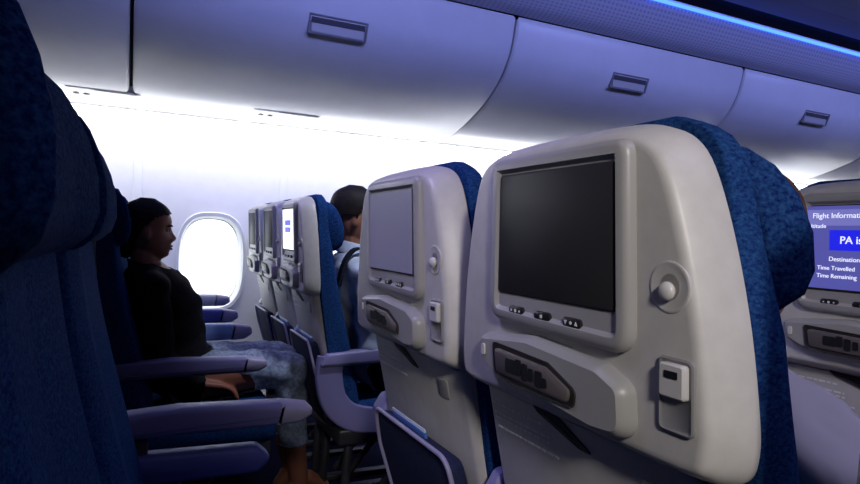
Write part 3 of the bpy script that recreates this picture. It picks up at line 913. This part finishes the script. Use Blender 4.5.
        me2.materials.append(m); me2.polygons.foreach_set('use_smooth', [True] * len(me2.polygons))
        g = bpy.data.objects.new(nm, me2); COL.objects.link(g); g.parent = root
        return g
    pz = V['pelvis'].z
    garment(*cover, ('torso', 'arm'), top_m, .010, cut=lambda p: p.z < V['neck'].z + (.012 if fem else .02) - .35 * (p.x - V['neck'].x))
    garment('trousers', ('leg',), leg_m, .008, cut=(lambda p: p.z > .285) if fem else None)
    # hair
    hb = bmesh.new()
    L = head_loops(.009 if hair_kind != 'pulled' else .007)
    vs = loft(hb, L)
    def keep(p):
        if hair_kind == 'pulled':
            return p.z > (.055 + .28 * (p.x - .03) if p.x > .03 else (.002 + 1.06 * (p.x + .02) if p.x > -.02 else (.002 + 2.0 * (p.x + .02) if p.x > -.05 else -.072)))
        return p.z > (.060 + .25 * (p.x - .03) if p.x > .03 else (.060 - 2.2 * (.03 - p.x) if p.x > -.005 else (.010 if p.x > -.050 else .010 + 1.2 * (p.x + .05))))
    bmesh.ops.delete(hb, geom=[f for f in hb.faces if not keep(f.calc_center_median())], context='FACES')
    geom = bmesh.ops.extrude_edge_only(hb, edges=[e for e in hb.edges if e.is_boundary])
    for v in [g for g in geom['geom'] if isinstance(g, bmesh.types.BMVert)]:
        v.co = Vector((v.co.x * .88, v.co.y * .88, v.co.z * .97))
    if hair_kind == 'pulled':
        ellipsoid(hb, (-.098, 0, -.045), (.040, .052, .050), seg=24)
        ellipsoid(hb, (-.075, 0, -.075), (.035, .050, .045), seg=24)
    hb.transform(Matrix.Translation(-base) @ H)
    obj('hair', hb, hair_m, root)
    # eyes, brows, lips
    for sg in (-1, 1):
        b3 = bmesh.new(); bmesh.ops.create_uvsphere(b3, u_segments=14, v_segments=10, radius=1, matrix=H @ Matrix.Translation((.0725, sg * .031, .003)) @ Matrix.Diagonal((.0085, .0125, .0065, 1)))
        b3.transform(Matrix.Translation(-base)); e = obj('eye', b3, M['eyewhite'], root)
        b3 = bmesh.new(); bmesh.ops.create_uvsphere(b3, u_segments=12, v_segments=8, radius=1, matrix=H @ Matrix.Translation((.0785, sg * .031, .003)) @ Matrix.Diagonal((.0035, .0055, .0060, 1)))
        b3.transform(Matrix.Translation(-base)); obj('iris', b3, M['eyedark'], e)
        b3 = bmesh.new()
        tube(b3, [H @ Vector((.090, sg * .014, .0205)), H @ Vector((.0865, sg * .030, .0235)), H @ Vector((.074, sg * .047, .0190))], [.0030, .0032, .0020], 8, 2)
        b3.transform(Matrix.Translation(-base)); obj('eyebrow', b3, hair_m, root)
    for z in (-.0610, -.0735):
        b3 = bmesh.new()
        tube(b3, [H @ Vector((.083, -.018, -.067)), H @ Vector((.0925, -.006, z)), H @ Vector((.0925, .006, z)), H @ Vector((.083, .018, -.067))], [.0018, .0042, .0042, .0018], 8, 2)
        b3.transform(Matrix.Translation(-base)); obj('lip', b3, M['lips'], root)
    if extra: extra(root, base, V, H)
    return root

# woman in black, across the aisle
wy = 2.40
person('person', 'woman in a black sweater and pale trousers sitting by the window, face in profile',
       dict(pelvis=(.165, wy, .565), belly=(.135, wy, .68), chest=(.105, wy, .80), top=(.052, wy, .905), neck=(.035, wy, .960), head=(.036, wy, 1.088), hs=.875, yaw=-.05, pitch=.03,
            shL=(.05, wy + .165, .885), elL=(.12, wy + .20, .67), wrL=(.27, wy + .19, .585), hdL=(1, .0, -.15),
            shR=(.05, wy - .165, .885), elR=(.085, wy - .175, .655), wrR=(.20, wy - .155, .565), hdR=(1, .12, -.18),
            hpL=(.19, wy + .085, .565), knL=(.545, wy + .09, .585), anL=(.60, wy + .09, .13), toL=(.745, wy + .10, .035),
            hpR=(.19, wy - .085, .565), knR=(.545, wy - .075, .58), anR=(.600, wy - .06, .135), toR=(.735, wy - .06, .035)),
       M['skin_f'], M['sweater'], M['denim'], M['hair'], 'pulled', fem=True, cover=('sweater',))
# man ahead, in the aisle seat of the window block
my = 2.36
def straps(root, base, V, H):
    bm = bmesh.new()
    sh = V['shR']
    P = [Vector((.70, my - .11, .90)), Vector((.725, my - .115, 1.0)), Vector((.775, my - .12, 1.045)), Vector((.86, my - .11, 1.0)), Vector((.925, my - .09, .88))]
    P = spline(P, 5); L = []
    for i, p in enumerate(P):
        q = (P[min(i + 1, len(P) - 1)] - P[max(i - 1, 0)]).normalized(); n = Vector((-q.z, 0, q.x))
        L.append([p - base + Vector((0, a, 0)) + n * b for a, b in ((-.022, -.004), (.022, -.004), (.022, .006), (-.022, .006))])
    loft(bm, L); obj('shoulder_strap', bm, M['darkcloth'], root)
    bm = bmesh.new()
    c = V['neck'] + Vector((0, 0, .012))
    rings = []
    for r, z in ((.075, -.02), (.070, .02), (.066, .028), (.062, .018), (.062, -.02)):
        rings.append([c - base + Vector((r * math.cos(a) * 1.05, r * math.sin(a), z - .25 * r * math.cos(a))) for a in [2 * PI * k / 24 for k in range(24)]])
    loft(bm, rings, cap=False); obj('collar', bm, M['shirt'], root)
person('person', 'dark-haired man in a pale blue shirt seated in front of the white screen',
       dict(pelvis=(.90, my, .575), belly=(.875, my, .70), chest=(.835, my, .84), top=(.80, my, .965), neck=(.80, my, 1.02), head=(.795, my, 1.165), hs=1.0, yaw=-.25, pitch=.05,
            shL=(.80, my + .185, .955), elL=(.86, my + .22, .69), wrL=(1.07, my + .10, .68), hdL=(1, -.3, -.1),
            shR=(.785, my - .175, .950), elR=(.815, my - .175, .685), wrR=(1.05, my - .10, .67), hdR=(1, .3, -.1),
            hpL=(.92, my + .095, .575), knL=(1.33, my + .11, .60), anL=(1.36, my + .11, .12), toL=(1.51, my + .12, .035),
            hpR=(.92, my - .095, .575), knR=(1.33, my - .11, .60), anR=(1.36, my - .11, .12), toR=(1.51, my - .12, .035)),
       M['skin_m'], M['shirt'], M['darkcloth'], M['hair'], 'short', cover=('shirt',), extra=straps)
# passenger hidden behind the big beige seat
py = .585
person('person', 'brown-haired passenger in a white shirt mostly hidden behind the large beige seat',
       dict(pelvis=(.825, py, .575), belly=(.80, py, .70), chest=(.765, py, .83), top=(.735, py, .905), neck=(.74, py, .955), head=(.785, py + .012, 1.09), hs=.98, yaw=.55,
            shL=(.74, py + .165, .88), elL=(.80, py + .19, .70), wrL=(1.0, py + .10, .66), hdL=(1, -.3, -.1),
            shR=(.735, py - .165, .84), elR=(.80, py - .175, .72), wrR=(.98, py - .10, .66), hdR=(1, .3, -.1),
            hpL=(.84, py + .085, .575), knL=(1.12, py + .10, .59), anL=(1.10, py + .10, .12), toL=(1.24, py + .10, .035),
            hpR=(.84, py - .085, .575), knR=(1.12, py - .10, .59), anR=(1.10, py - .10, .12), toR=(1.24, py - .10, .035)),
       M['skin_c'], M['whiteshirt'], M['darkcloth'], M['hairbrown'], 'short', cover=('shirt',))
